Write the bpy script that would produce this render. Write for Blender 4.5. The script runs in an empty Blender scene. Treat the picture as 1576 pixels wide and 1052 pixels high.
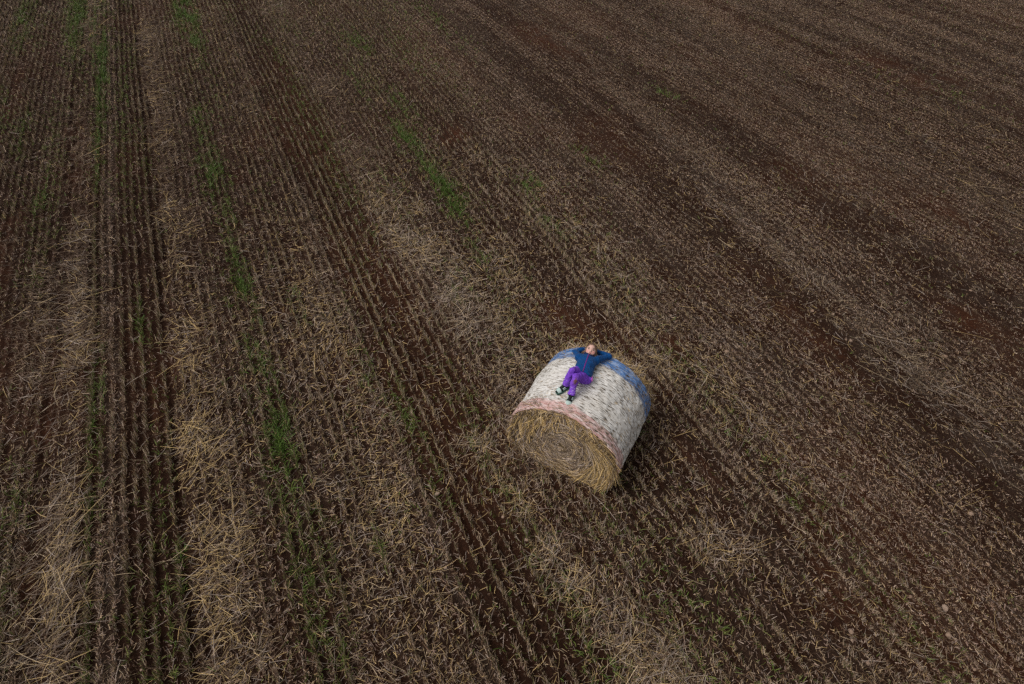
import bpy, math, random
import numpy as np
from mathutils import Vector, Matrix

# ------------------------------------------------------------------ camera, sky, sun, exposure
SC = bpy.context.scene
C = SC.collection
FPX, HCAM = 930.0, 6.585                       # focal length in photo pixels (1576 wide), camera height
PITCH = math.atan(947.0 / FPX)
cam_d = bpy.data.cameras.new("camera")
cam = bpy.data.objects.new("camera", cam_d)
C.objects.link(cam)
cam_d.sensor_width = 36.0
cam_d.lens = FPX / 1576.0 * 36.0
cam_d.clip_start, cam_d.clip_end = 0.1, 3000.0
cam.location = (0, 0, HCAM)
cam.rotation_euler = (math.pi / 2 - PITCH, 0, 0)
SC.camera = cam

SUN_EL, SUN_AZ = math.radians(55), math.radians(256)   # azimuth clockwise from +Y
W = bpy.data.worlds.new("World")
SC.world = W
W.use_nodes = True
wn = W.node_tree
wn.nodes.clear()
sky = wn.nodes.new("ShaderNodeTexSky")
sky.sky_type = 'NISHITA'
sky.sun_disc = False
sky.sun_elevation, sky.sun_rotation = SUN_EL, SUN_AZ
sky.air_density, sky.dust_density = 1.0, 4.0
hsv = wn.nodes.new("ShaderNodeHueSaturation")          # grey overcast: most of the blue taken out
hsv.inputs["Saturation"].default_value = 0.08
bg = wn.nodes.new("ShaderNodeBackground")
bg.inputs["Strength"].default_value = 0.115
wo = wn.nodes.new("ShaderNodeOutputWorld")
wn.links.new(sky.outputs[0], hsv.inputs["Color"])
wn.links.new(hsv.outputs[0], bg.inputs["Color"])
wn.links.new(bg.outputs[0], wo.inputs["Surface"])

sun_d = bpy.data.lights.new("sun", 'SUN')
sun_d.energy, sun_d.angle, sun_d.color = 1.25, math.radians(30), (1.0, 0.93, 0.84)
sun = bpy.data.objects.new("sun", sun_d)
C.objects.link(sun)
sdir = Vector((math.cos(SUN_EL) * math.sin(SUN_AZ), math.cos(SUN_EL) * math.cos(SUN_AZ), math.sin(SUN_EL)))
sun.rotation_euler = sdir.to_track_quat('Z', 'Y').to_euler()
sun.location = sdir * 50

SC.view_settings.view_transform = 'Standard'
SC.view_settings.look = 'None'
SC.view_settings.exposure = -0.05
SC.view_settings.gamma = 1.0
SC.view_settings.use_curve_mapping = False
SC.cycles.use_denoising = False
SC.cycles.max_bounces = 4
SC.cycles.diffuse_bounces = 3

rng = np.random.default_rng(7)

# ------------------------------------------------------------------ helpers
_F = np.array([0, math.cos(PITCH), -math.sin(PITCH)])
_U = np.array([0, math.sin(PITCH), math.cos(PITCH)])
def unp(px, py, z=0.0):
    """the point of the place, at height z, that the photograph shows at (px, py)"""
    d = _F + (px - 788) / FPX * np.array([1.0, 0, 0]) - (py - 526) / FPX * _U
    return np.array([0, 0, HCAM]) + d * ((z - HCAM) / d[2])

def tag(o, label=None, cat=None, group=None, kind=None):
    for k, v in (("label", label), ("category", cat), ("group", group), ("kind", kind)):
        if v:
            o[k] = v
    return o

def link(name, me, mat=None, parent=None):
    o = bpy.data.objects.new(name, me)
    C.objects.link(o)
    if mat:
        me.materials.append(mat)
    if parent:
        o.parent = parent
    return o

def mesh_np(name, V, faces, mat, parent=None, col=None, smooth=False, uv=None):
    """V (n,3); faces (m,4) or (m,3) int array"""
    V = np.asarray(V, np.float32)
    faces = np.asarray(faces, np.int32)
    me = bpy.data.meshes.new(name)
    me.vertices.add(len(V))
    me.vertices.foreach_set("co", V.ravel())
    m, k = faces.shape
    me.loops.add(m * k)
    me.polygons.add(m)
    me.loops.foreach_set("vertex_index", faces.ravel())
    me.polygons.foreach_set("loop_start", np.arange(0, m * k, k, dtype=np.int32))
    me.polygons.foreach_set("loop_total", np.full(m, k, np.int32))
    if smooth:
        me.polygons.foreach_set("use_smooth", np.ones(m, bool))
    if col is not None:
        a = me.color_attributes.new("col", 'FLOAT_COLOR', 'POINT')
        rgba = np.ones((len(V), 4), np.float32)
        rgba[:, :3] = col
        a.data.foreach_set("color", rgba.ravel())
    if uv is not None:
        l = me.uv_layers.new(name="UVMap")
        l.data.foreach_set("uv", np.asarray(uv, np.float32)[faces.ravel()].ravel())
    me.update(calc_edges=True)
    me.validate()
    return link(name, me, mat, parent)

def sstep(a, b, x):
    t = np.clip((x - a) / (b - a), 0, 1)
    return t * t * (3 - 2 * t)

_NT = np.random.default_rng(99).random((512, 512)).astype(np.float32)
def vnoise(x, y, seed=0):
    x = np.asarray(x, float) + seed * 37.3
    y = np.asarray(y, float) + seed * 91.7
    xi, yi = np.floor(x).astype(int), np.floor(y).astype(int)
    fx, fy = x - xi, y - yi
    fx, fy = fx * fx * (3 - 2 * fx), fy * fy * (3 - 2 * fy)
    g = lambda a, b: _NT[a & 511, b & 511]
    return (g(xi, yi) * (1 - fx) + g(xi + 1, yi) * fx) * (1 - fy) + (g(xi, yi + 1) * (1 - fx) + g(xi + 1, yi + 1) * fx) * fy
def fbm(x, y, seed=0, o=3):
    v, a, s = 0, 0.5, 0
    for i in range(o):
        v = v + a * vnoise(x * 2 ** i, y * 2 ** i, seed + i)
        s += a
        a *= 0.5
    return v / s

# ---- node helpers
def new_mat(name):
    m = bpy.data.materials.new(name)
    m.use_nodes = True
    nt = m.node_tree
    return m, nt, nt.nodes["Principled BSDF"]
def nd(nt, t, **kw):
    n = nt.nodes.new(t)
    for k, v in kw.items():
        if k in n.inputs:
            n.inputs[k].default_value = v
        else:
            setattr(n, k, v)
    return n
def ramp(nt, pts):
    r = nt.nodes.new("ShaderNodeValToRGB")
    e = r.color_ramp.elements
    while len(e) < len(pts):
        e.new(0.5)
    for el, (p, c) in zip(e, pts):
        el.position = p
        el.color = (*c, 1) if len(c) == 3 else c
    return r
def mixc(nt, fac, a, b, mode='MIX'):
    m = nt.nodes.new("ShaderNodeMix")
    m.data_type = 'RGBA'
    m.blend_type = mode
    for s, v in ((m.inputs[0], fac), (m.inputs[6], a), (m.inputs[7], b)):
        if hasattr(v, "is_linked"):
            nt.links.new(v, s)
        else:
            s.default_value = v if not isinstance(v, tuple) else (*v, 1)
    return m.outputs[2]

def attr_mat(name, rough=0.75, noise=0.0, nscale=60, bump=0.0, spec=0.25, trans=0.0):
    m, nt, b = new_mat(name)
    a = nd(nt, "ShaderNodeVertexColor", layer_name="col")
    out = a.outputs[0]
    if noise:
        n = nd(nt, "ShaderNodeTexNoise", Scale=nscale, Detail=4.0, Roughness=0.65)
        tc = nd(nt, "ShaderNodeTexCoord")
        nt.links.new(tc.outputs["Object"], n.inputs["Vector"])
        r = ramp(nt, [(0.25, (1 - noise,) * 3), (0.75, (1 + noise,) * 3)])
        nt.links.new(n.outputs[0], r.inputs[0])
        out = mixc(nt, 1.0, out, r.outputs[0], 'MULTIPLY')
        if bump:
            bp = nd(nt, "ShaderNodeBump", Strength=bump, Distance=0.02)
            nt.links.new(n.outputs[0], bp.inputs["Height"])
            nt.links.new(bp.outputs[0], b.inputs["Normal"])
    nt.links.new(out, b.inputs["Base Color"])
    b.inputs["Roughness"].default_value = rough
    b.inputs["Specular IOR Level"].default_value = spec
    return m

# ------------------------------------------------------------------ the field: rows, swaths, furrows
ROWYAW = math.atan((164 - 788) / (FPX / math.cos(PITCH)))       # the drill rows' direction
DIR = np.array([math.sin(ROWYAW), math.cos(ROWYAW)])
NRM = np.array([math.cos(ROWYAW), -math.sin(ROWYAW)])
KS = HCAM / math.cos(PITCH) * math.cos(ROWYAW)
K0 = -math.tan(ROWYAW) * math.sin(PITCH)
def st(X, Y):
    return X * NRM[0] + Y * NRM[1], X * DIR[0] + Y * DIR[1]
def kof(s, t):
    k = s / KS + K0
    k = k + sstep(0.8, 1.25, k) * 0.014 * (12.1 - np.clip(t, -3, 22))
    # ragged edges between the strips
    return k + (fbm(s * 1.3, t * 0.5, 5) - 0.5) * 0.026 + (vnoise(s * 5, t * 3.0, 6) - 0.5) * 0.018

# k, loose straw, gold (0 grey .. 1 gold), stubble, green, chaff, depth(cm)
TAB = np.array([
(-.60, .25, .3, .5, .3, .3, -1), (-.30, .25, .3, .5, .5, .3, -1), (-.22, .10, .3, .4, .1, .2, -2), (-.15, .16, .3, .3, .1, .2, -2),
(-.13, .50, .30, .3, .25, .3, 0), (-.09, .45, .35, .2, .18, .3, 0), (-.083, .06, .3, .3, .05, .1, -4),
(-.072, .08, .3, .2, .03, .1, -4), (-.066, .85, .6, .1, .02, .2, 1), (-.025, .85, .55, .1, .02, .2, 1),
(-.021, .1, .3, .8, .55, .1, -1), (-.009, .1, .3, .8, .5, .1, -1), (-.004, .18, .1, .3, .08, .9, 0),
(.021, .18, .1, .3, .06, .9, 0), (.026, .08, .3, 1, .25, .12, -2), (.085, .10, .4, 1, .3, .1, -2),
(.100, .05, .4, .5, .10, .05, -5), (.109, .1, .6, .2, 0, .1, -4), (.118, .85, .95, .15, 0, .25, 1.5),
(.15, .7, .8, .2, 0, .3, 1.5), (.172, .38, .5, .5, .03, .5, 0), (.21, .36, .4, .4, .1, .4, 0),
(.22, .33, .35, .6, .45, .3, -.5), (.26, .36, .4, .6, .35, .3, -.5), (.27, .40, .4, .5, .12, .4, 0),
(.32, .45, .55, .5, .1, .4, 0), (.345, .48, .75, .6, .07, .4, .5), (.39, .48, .7, .7, .07, .4, .5),
(.40, .35, .1, .6, .12, .9, 0), (.415, .25, .2, .7, .1, .7, -1), (.43, .16, .4, .9, .12, .1, -4),
(.445, .16, .5, 1, .12, .1, -2), (.46, .10, .4, .8, .1, .05, -5), (.475, .17, .5, 1, .12, .1, -2),
(.49, .10, .4, .9, .1, .05, -5), (.51, .2, .5, 1, .28, .1, -2), (.535, .22, .5, 1, .25, .15, -2),
(.55, .6, .4, 1, .1, .6, 0), (.60, .75, .35, .6, .1, .7, .5), (.63, .6, .4, .5, .28, .5, 0),
(.66, .45, .4, .4, .16, .4, 0), (.69, .35, .5, .45, .16, .45, -.5), (.75, .36, .5, .45, .22, .45, -.5),
(.79, .36, .5, .4, .1, .45, -.5), (.822, .22, .5, .4, .02, .4, -1), (.836, .16, .4, .3, 0, .3, -3),
(.848, .14, .4, .3, 0, .3, -3), (.856, .4, .35, .8, 0, .7, 0), (.875, .4, .35, .8, .08, .6, 0),
(.89, .25, .4, .5, .2, .5, 0), (.95, .5, .5, .4, .16, .6, 0), (1.0, .25, .4, .4, .08, .5, 0),
(1.1, .25, .3, .4, .06, .8, 0), (1.18, .25, .5, .3, .03, .4, -1), (1.23, .2, .6, .25, 0, .32, -1.5),
(1.32, .2, .6, .25, 0, .32, -1.5), (1.36, .5, .05, .4, .02, 1., 0), (1.41, .5, .05, .4, .02, 1., 0),
(1.43, .4, .4, .4, .04, .6, 0), (1.52, .35, .4, .4, .08, .5, 0), (1.56, .2, .4, .3, .06, .4, -1),
(1.62, .2, .3, .3, .03, .4, 0), (1.67, .55, .3, .4, 0, .8, 0), (1.73, .3, .3, .4, 0, .7, 0),
(1.8, .2, .3, .4, .03, .5, 0), (1.86, .4, .1, .4, .02, .9, 0), (1.94, .4, .15, .4, .02, .9, 0),
(1.96, .65, .8, .3, 0, .6, 0), (2.05, .65, .75, .3, 0, .6, 0), (2.08, .18, .4, .3, .05, .35, -1),
(2.16, .18, .4, .3, .1, .35, -1), (2.2, .6, .7, .3, .12, .4, 0), (2.28, .4, .4, .3, .05, .5, 0),
(2.4, .25, .2, .4, 0, .7, 0), (2.7, .35, .3, .4, .02, .7, 0), (3.0, .2, .3, .4, .05, .5, 0),
(3.3, .4, .3, .4, .05, .7, 0), (6, .3, .3, .4, .05, .6, 0)], float)
# patches: photo px, py, half-length along rows (m), half-width (m), amount
def blobs(lst, s, t):
    out = np.zeros_like(s)
    for px, py, lt, ls, amt in lst:
        if lst is GREEN:
            lt, ls, amt = lt * 1.5, ls * .85, amt * .88
        p = unp(px, py)
        s0, t0 = st(p[0], p[1])
        m = np.flatnonzero((np.abs(s - s0) < 2.6 * ls) & (np.abs(t - t0) < 2.6 * lt))
        if len(m):
            out[m] = np.maximum(out[m], amt * np.exp(-((s[m] - s0) / ls) ** 2 - ((t[m] - t0) / lt) ** 2))
    return out
GREEN = [(288, 28, 2.6, .42, 1.0), (300, 60, 1.2, .3, .8), (157, 110, 3, .22, .9), (150, 60, 3, .5, .5), (372, 430, .75, .16, 1.1), (385, 490, .8, .16, 1.0),
         (400, 560, .5, .14, .8), (428, 660, .8, .22, 1.0), (420, 610, .6, .16, .7), (452, 700, .5, .15, .7), (328, 270, .9, .3, .8), (350, 330, .9, .25, .5),
         (625, 215, .8, .35, .8), (680, 280, .8, .32, 1.0), (700, 315, .6, .3, .9), (815, 287, .35, .28, .9), (905, 242, .5, .3, .6),
         (550, 130, .8, .15, .6), (120, 20, 3, .4, .7), (680, 40, 2, .4, .4), (930, 835, .3, .15, .5), (1070, 930, .35, .25, .35),
         (1025, 145, .6, .3, .5), (215, 490, .5, .06, .8), (150, 620, 1.2, .1, .7), (147, 700, .8, .1, .6), (35, 200, 1, .2, .5), (60, 310, .9, .2, .6), (550, 65, 1.2, .4, .5),
         (735, 390, .5, .2, .5), (630, 640, .6, .15, .7), (570, 590, .8, .2, .45), (675, 745, .3, .1, .8), (590, 840, .2, .1, .7), (280, 860, .3, .06, .8),
         (1460, 145, .8, .5, .25), (1345, 110, .8, .5, .25), (700, 440, .4, .3, .35), (850, 350, .6, .3, .4), (460, 470, .4, .12, .7), (1060, 575, .5, .15, .3), (1215, 640, .3, .2, .2),
         (10, 830, .8, .2, .5), (945, 690, .2, .2, .3), (620, 165, 1.0, .3, .5)]
BARE = [(705, 205, .5, .25, 1), (690, 215, .4, .2, .8), (1340, 95, .9, .8, .9), (1420, 125, .6, .9, .9), (860, 480, .7, .35, .9), (890, 505, .5, .4, .9), (1480, 330, .8, .35, .8),
        (390, 127, .3, .18, 1), (408, 168, .3, .16, 1), (333, 185, .4, .14, 1), (365, 265, .4, .2, .8), (1180, 440, .7, .25, .8), (1265, 530, .7, .22, .7),
        (1290, 930, .3, .25, .6), (440, 480, .12, .1, .8), (445, 535, .12, .1, .7), (1030, 520, .4, .2, .8), (1280, 900, .4, .2, .5), (840, 60, 2.0, .5, .5),
        (1250, 105, .7, .5, .6), (800, 180, .5, .5, .3), (1060, 700, .3, .1, .6), (1090, 730, .3, .1, .6), (1500, 500, .5, .3, .5), (960, 520, .4, .5, .6), (1200, 470, .6, .2, .7), (10, 370, 1.5, .25, .8),
        (240, 640, .9, .1, .5), (65, 690, .7, .12, .7), (40, 890, .5, .1, .6), (20, 150, 2, .3, .6)]
STRAWP = [(790, 690, .25, .2, .7), (840, 735, .2, .25, .6), (905, 760, .15, .25, .5), (1000, 655, .3, .2, .5), (780, 640, .3, .15, .5), (985, 570, .25, .25, .8), (700, 470, .7, .35, .9), (715, 500, .5, .3, .8), (295, 560, .6, .18, 1.0), (275, 400, .6, .15, .8), (640, 320, .3, .25, .8), (565, 230, .8, .25, .9), (585, 250, .6, .25, .8),
          (740, 685, .35, .3, .9), (770, 745, .3, .25, .7), (800, 775, .3, .22, .9), (845, 850, .3, .2, 1.0), (880, 900, .25, .22, 1.0), (915, 945, .25, .22, .8),
          (1130, 850, .25, .35, .8), (1090, 825, .3, .3, .8), (1010, 560, .35, .25, .9), (1150, 550, .25, .3, .5), (1510, 290, 1.0, .5, .8), (1440, 240, .9, .4, .6),
          (330, 780, .8, .2, .6), (360, 930, .6, .25, .6), (400, 1000, .4, .2, .8), (690, 115, .5, .3, .6), (745, 130, .5, .3, .6), (980, 400, .5, .3, .5),
          (930, 540, .2, .3, .7), (830, 560, .25, .2, .6), (850, 540, .2, .2, .6), (830, 740, .2, .3, .5), (1400, 700, .4, .3, .4), (1480, 840, .4, .3, .5), (30, 570, .8, .2, .5)]
GOLDP = [(295, 560, .7, .2, 1), (640, 320, .35, .25, 1), (280, 400, 1, .2, .8), (845, 850, .7, .3, .4), (1010, 560, .4, .3, .6)]
GREYP = [(700, 480, 1.0, .4, 1), (565, 230, 1, .3, .8), (1330, 450, 1.5, .25, .6), (1160, 800, .5, .4, .6)]

def field(s, t):
    k = kof(s, t)
    c = [np.interp(k, TAB[:, 0], TAB[:, i]) for i in range(1, 7)]
    straw, gold, stub, green, chaff, dep = c
    cl = fbm(s * 0.9, t * 0.45, 11)
    straw = straw * (0.25 + 1.0 * sstep(.25, .75, cl)) + .05 * (1 - .7 * stub)
    green = green * sstep(0.34, 0.66, fbm(s * 1.6, t * 0.3, 21)) * 1.15 * (1 - .55 * sstep(.95, 1.2, k))
    green = np.maximum(green, blobs(GREEN, s, t) * sstep(0.22, 0.54, fbm(s * 7.0, t * 1.0, 24)) * 1.35)
    bare = blobs(BARE, s, t) * sstep(0.25, 0.6, fbm(s * 2.2, t * 2.2, 31))
    straw = np.maximum(straw, blobs(STRAWP, s, t)) * (1 - bare * .7)
    gold = np.clip(np.maximum(gold, blobs(GOLDP, s, t)) - blobs(GREYP, s, t), 0, 1)
    return dict(k=k, straw=np.clip(straw, 0, 1.2), gold=gold, stub=stub * (1 - bare), green=np.clip(green, 0, 1.2) * (1 - bare), chaff=chaff * (1 - bare * .5), dep=dep, bare=bare)

ROWP = 0.132                                                        # drill row spacing
def rowphase(s, t):
    return s + 0.03 * (fbm(t * 0.55, s * 0.3, 41) - 0.5) * 2
def height(s, t, dep=None):
    if dep is None:
        dep = np.interp(kof(s, t), TAB[:, 0], TAB[:, 6])
    k = s / KS + K0
    amp = 0.016 * (1 - 0.6 * sstep(0.85, 1.2, k))
    z = 0.011 * dep + amp * np.cos(2 * np.pi * rowphase(s, t) / ROWP)
    z = z + 0.05 * (fbm(s * 1.1, t * 1.1, 51) - 0.5) + 0.022 * (fbm(s * 9, t * 9, 52, 2) - 0.5)
    return z

# ---- ground: one sheet out to the horizon
def axis(a, b, step, far):
    core = np.arange(a, b + step, step)
    g = step * np.cumprod(np.full(40, 1.32))
    g = np.cumsum(g)
    g = g[g < far]
    return np.concatenate([(a - g)[::-1], core, b + g])
sa = axis(-16, 30, 0.033, 1800)
ta = axis(-7, 33, 0.09, 1800)
S, T = np.meshgrid(sa, ta, indexing='ij')
fd = field(S.ravel(), T.ravel())
Z = height(S.ravel(), T.ravel(), fd['dep'])
inner = sstep(60, 36, np.hypot(S.ravel(), T.ravel()))
Z = Z * inner
Xg = S.ravel() * NRM[0] + T.ravel() * DIR[0]
Yg = S.ravel() * NRM[1] + T.ravel() * DIR[1]
ni, nj = len(sa), len(ta)
I = np.arange(ni * nj).reshape(ni, nj)
Q = np.stack([I[:-1, :-1], I[1:, :-1], I[1:, 1:], I[:-1, 1:]], -1).reshape(-1, 4)
soil = np.array([.0200, .0080, .0041])
redsoil = np.array([.050, .0175, .0080])
litter = np.array([.050, .035, .026])
m1 = np.clip(fd['bare'] + 0.4 * sstep(0.45, 0.75, fbm(S.ravel() * .5, T.ravel() * .3, 61)), 0, 1)[:, None]
m2 = (np.clip(fd['chaff'], 0, 1) * 0.55 * sstep(0.3, 0.6, fbm(S.ravel() * 6, T.ravel() * 4, 62)))[:, None]
gc = soil * (1 - m1) + redsoil * m1
gc = gc * (1 - m2) + litter * m2
M_soil = attr_mat("soil", 0.95, noise=0.55, nscale=38, bump=0.9, spec=0.1)
ground = mesh_np("ground", np.stack([Xg, Yg, Z], -1), Q, M_soil, col=gc, smooth=True)
tag(ground, "reddish brown soil of the stubble field with faint drill rows", "ground", kind="structure")
del S, T, fd, Xg, Yg, Z, Q, I, gc

# ------------------------------------------------------------------ litter built as many small strips
BALE = dict(x=.869, y=4.685, yaw=.516, L=1.112, R=.65, sx=1.103, zt=1.018, cl=.727)
BAX = np.array([math.sin(BALE['yaw']), math.cos(BALE['yaw'])])
BU = np.array([math.cos(BALE['yaw']), -math.sin(BALE['yaw'])])
def in_bale(X, Y, pad=0.0):
    a = (X - BALE['x']) * BAX[0] + (Y - BALE['y']) * BAX[1]
    u = (X - BALE['x']) * BU[0] + (Y - BALE['y']) * BU[1]
    return (np.abs(a) < BALE['L'] / 2 + pad) & (np.abs(u) < 0.52 + pad)

def candidates(n, seed, ymax=31.0):
    """points over the part of the field in (and a little beside) the view, thinning with distance"""
    r = np.random.default_rng(seed)
    Y = 1.6 + (ymax - 1.6) * r.random(int(n * 2.2)) ** 1.25
    half = 1.15 * 788 / FPX * (Y * math.cos(PITCH) + HCAM * math.sin(PITCH)) + 0.8
    keep = r.random(len(Y)) < half / half.max()
    Y, half = Y[keep], half[keep]
    X = (r.random(len(Y)) * 2 - 1) * half
    return X, Y, r

def strips(P0, D, up, L, Wd, bend, seg, sag=None):
    """curved flat strips: start P0, direction D (unit), bending along vector `bend`*L; returns verts, faces, index of strip"""
    n = len(P0)
    side = np.cross(D, up)
    side /= np.linalg.norm(side, axis=1, keepdims=True) + 1e-9
    tt = np.linspace(0, 1, seg + 1)
    Pm = P0[:, None] + D[:, None] * (L[:, None, None] * tt[None, :, None]) + bend[:, None] * (L[:, None, None] * (tt ** 2)[None, :, None])
    wv = (Wd[:, None] * np.interp(tt, [0, .7, 1], [1, .9, .45])[None])[:, :, None] * side[:, None] * 0.5
    V = np.stack([Pm - wv, Pm + wv], 2).reshape(-1, 3)
    base = (np.arange(n) * (seg + 1) * 2)[:, None]
    F = []
    for i in range(seg):
        F.append(np.concatenate([base + 2 * i, base + 2 * i + 1, base + 2 * i + 3, base + 2 * i + 2], 1))
    F = np.stack(F, 1).reshape(-1, 4)
    return V, F, np.repeat(np.arange(n), (seg + 1) * 2), np.tile(np.repeat(tt, 2), n)

GOLD = np.array([.58, .40, .175])
TAN = np.array([.49, .365, .230])
GREY = np.array([.41, .325, .268])
BROWN = np.array([.135, .082, .046])
def straw_cols(r, gold, extra_dark=0.0):
    n = len(gold)
    a = r.random(n)
    c = np.where((a < gold * .75)[:, None], GOLD, np.where((a < .45 + .4 * gold)[:, None], TAN, GREY))
    c = np.where((r.random(n) < .34 - .16 * gold + extra_dark)[:, None], BROWN, c)
    return c * (0.45 + 0.75 * r.random(n))[:, None]

M_straw = attr_mat("straw", 0.55, spec=0.35)
M_green = attr_mat("green_blade", 0.5, spec=0.3)

def vignette(s, t):
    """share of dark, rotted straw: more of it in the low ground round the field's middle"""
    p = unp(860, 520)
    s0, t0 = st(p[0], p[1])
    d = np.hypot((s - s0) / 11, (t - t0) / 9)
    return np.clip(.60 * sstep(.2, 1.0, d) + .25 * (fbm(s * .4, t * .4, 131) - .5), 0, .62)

# 1. loose straw
X, Y, r = candidates(1150000, 1)
s, t = st(X, Y)
fd = field(s, t)
den = fd['straw'] * 0.72 * (1 - .42 * sstep(.8, 1.05, fd['k'])) * (1 - .6 * vignette(s, t))
keep = (r.random(len(s)) < den) & ~in_bale(X, Y, -.02)
X, Y, s, t = X[keep], Y[keep], s[keep], t[keep]
fd = {k: v[keep] for k, v in fd.items()}
n = len(X)
dist = np.hypot(Y, HCAM)
swath = sstep(.45, .8, fd['straw'])
right = sstep(.8, 1.1, fd['k'])
# orientation relative to the rows: across in the swaths, along the rows to the right
flow = (fbm(s * .6, t * .5, 71) - .5) * 2.6
ang = np.where(r.random(n) < .55 * (1 - right), math.radians(72) + flow + r.normal(size=n) * .62, r.random(n) * math.pi * 2)
ang = np.where(r.random(n) < .62 * right, r.normal(size=n) * .5 + flow * .4, ang)
ang = ang + np.where(r.random(n) < .5, math.pi, 0)
L = np.exp(r.normal(size=n) * .5) * (.075 + .065 * swath) * (1 + .35 * (fd['k'] < .12))
L = np.clip(L * (1 + .45 * right * (r.random(n) < .4)), .03, .45)
L = np.where(r.random(n) < .03, np.minimum(L * 1.7, .5), L)
d2 = np.cos(ang)[:, None] * DIR + np.sin(ang)[:, None] * NRM
el = r.normal(size=n) * .16 + .03
D = np.concatenate([d2 * np.cos(el)[:, None], np.sin(el)[:, None]], 1)
z0 = height(s, t, fd['dep']) + .004 + r.random(n) ** 1.6 * (.015 + .06 * swath) + np.maximum(0, -np.sin(el) * L)
P0 = np.stack([X, Y, z0], 1)
bend = r.normal(size=(n, 3)) * np.array([.22, .22, .05])
wd = (.0028 + .0027 * r.random(n)) * np.clip(dist / 9.0, .75, 1) * (1 + .030 * np.maximum(0, dist - 9))
up = np.tile(np.array([0, 0, 1.0]), (n, 1)) + r.normal(size=(n, 3)) * .35
V, Fq, idx, tt = strips(P0, D, up, L, wd, bend, 3)
col = straw_cols(r, fd['gold'], vignette(s, t)) * (1.22 - .3 * right - .25 * vignette(s, t))[:, None]  # straw colour also darkened towards the view's edges, a painted vignette
o = mesh_np("loose_straw", V, Fq, M_straw, col=col[idx])
tag(o, "loose dry straw scattered over the stubble field in pale swaths", "straw", kind="stuff")
print("straw", n)

# 2. fine chaff and broken bits
X, Y, r = candidates(1700000, 2)
s, t = st(X, Y)
fd = field(s, t)
rt = sstep(.75, 1.1, fd['k'])
rowmod = .60 + (.45 - .08 * rt) * np.cos(2 * np.pi * rowphase(s, t) / ROWP)
keep = (r.random(len(s)) < np.clip((.08 + .52 * fd['chaff'] * (1 - rt) + rt * (.34 + .66 * fd['chaff'])) * (.35 + 1.2 * fbm(s * 2.5, t * 1.6, 75)) * rowmod * (1.3 - .8 * fd['bare']) * (1 - rt + rt * (.30 + 1.35 * sstep(.3, .7, fbm(s * 2.6, t * .10, 76, 2)))), 0, 1)) & ~in_bale(X, Y, -.02)
X, Y, s, t = X[keep], Y[keep], s[keep], t[keep]
fd = {k: v[keep] for k, v in fd.items()}
n = len(X)
dist = np.hypot(Y, HCAM)
ang = np.where(r.random(n) < .4, r.normal(size=n) * .5, r.random(n) * 6.283)
d2 = np.cos(ang)[:, None] * DIR + np.sin(ang)[:, None] * NRM
el = np.abs(r.normal(size=n)) * .35
D = np.concatenate([d2 * np.cos(el)[:, None], np.sin(el)[:, None]], 1)
rt = sstep(.75, 1.1, fd['k'])
L = (.022 + .045 * r.random(n) ** 1.5) * (1 - .35 * rt)
wd = (.0038 + .0035 * r.random(n)) * (1 + .035 * np.maximum(0, dist - 9))
P0 = np.stack([X, Y, height(s, t, fd['dep']) + .003 + .01 * r.random(n)], 1)
up = np.tile(np.array([0, 0, 1.0]), (n, 1)) + r.normal(size=(n, 3)) * .5
V, Fq, idx, tt = strips(P0, D, up, L, wd, np.zeros((n, 3)), 1)
a = r.random(n)[:, None]
PUR = np.array([.29, .20, .163])
WARM = np.array([.235, .152, .098])
vig = (vignette(s, t) * .8)[:, None]
col = np.where(a < .22, PUR, np.where(a < .45, WARM, np.where(a < .74 + .2 * vig, BROWN * 1.05, np.where(a < .9, GREY, TAN)))) * (.5 + .9 * r.random(n))[:, None] * np.array([1.06, 1.0, .95])
o = mesh_np("chaff_litter", V, Fq, M_straw, col=col[idx])
tag(o, "fine broken chaff littering the brown soil between the rows", "chaff", kind="stuff")
print("chaff", n)

# 3. stubble standing in the drill rows
X, Y, r = candidates(470000, 3)
s, t = st(X, Y)
def snap(s, t, jit):
    return np.round(rowphase(s, t) / ROWP) * ROWP - (rowphase(s, t) - s) + jit
s = snap(s, t, r.normal(size=len(s)) * .0095)
X = s * NRM[0] + t * DIR[0]
Y = s * NRM[1] + t * DIR[1]
fd = field(s, t)
rown = np.round(rowphase(s, t) / ROWP)
rowk = .12 + 1.05 * sstep(.12, .85, vnoise(rown * 7.7, rown * 3.1 + t * .15, 83))             # some rows stand thicker than others
keep = (r.random(len(s)) < np.clip(fd['stub'] * (1.2 - .1 * sstep(.8, 1.15, fd['k'])), 0, 1) * rowk * (.12 + .95 * sstep(.3, .62, fbm(rown * 5.3, t * 4.5, 81, 2)))) & ~in_bale(X, Y, .0)
X, Y, s, t = X[keep], Y[keep], s[keep], t[keep]
fd = {k: v[keep] for k, v in fd.items()}
nt_ = len(X)
m = 4
rp = lambda a: np.repeat(a, m, axis=0)
n = nt_ * m
k_ = rp(fd['k'])
rt = sstep(.8, 1.15, k_)
la = rp(r.normal(size=nt_) * .22) + r.normal(size=n) * .25                  # lean along the row
lc = (rp(r.normal(size=nt_) * .08) + r.normal(size=n) * .10) * (1 + .5 * rt)   # and across it
la = la * (1 + .8 * rt)
lean = la[:, None] * DIR + lc[:, None] * NRM
D = np.concatenate([lean, np.ones((n, 1))], 1)
D /= np.linalg.norm(D, axis=1, keepdims=True)
L = (.04 + .075 * r.random(n)) * rp(.6 + .7 * r.random(nt_)) * (1 - .5 * rt)
off = (r.normal(size=n) * .022)[:, None] * DIR + (r.normal(size=n) * .008 * (1 + .4 * rt))[:, None] * NRM
P0 = np.stack([rp(X) + off[:, 0], rp(Y) + off[:, 1], rp(height(s, t, fd['dep'])) - .004], 1)
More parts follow.
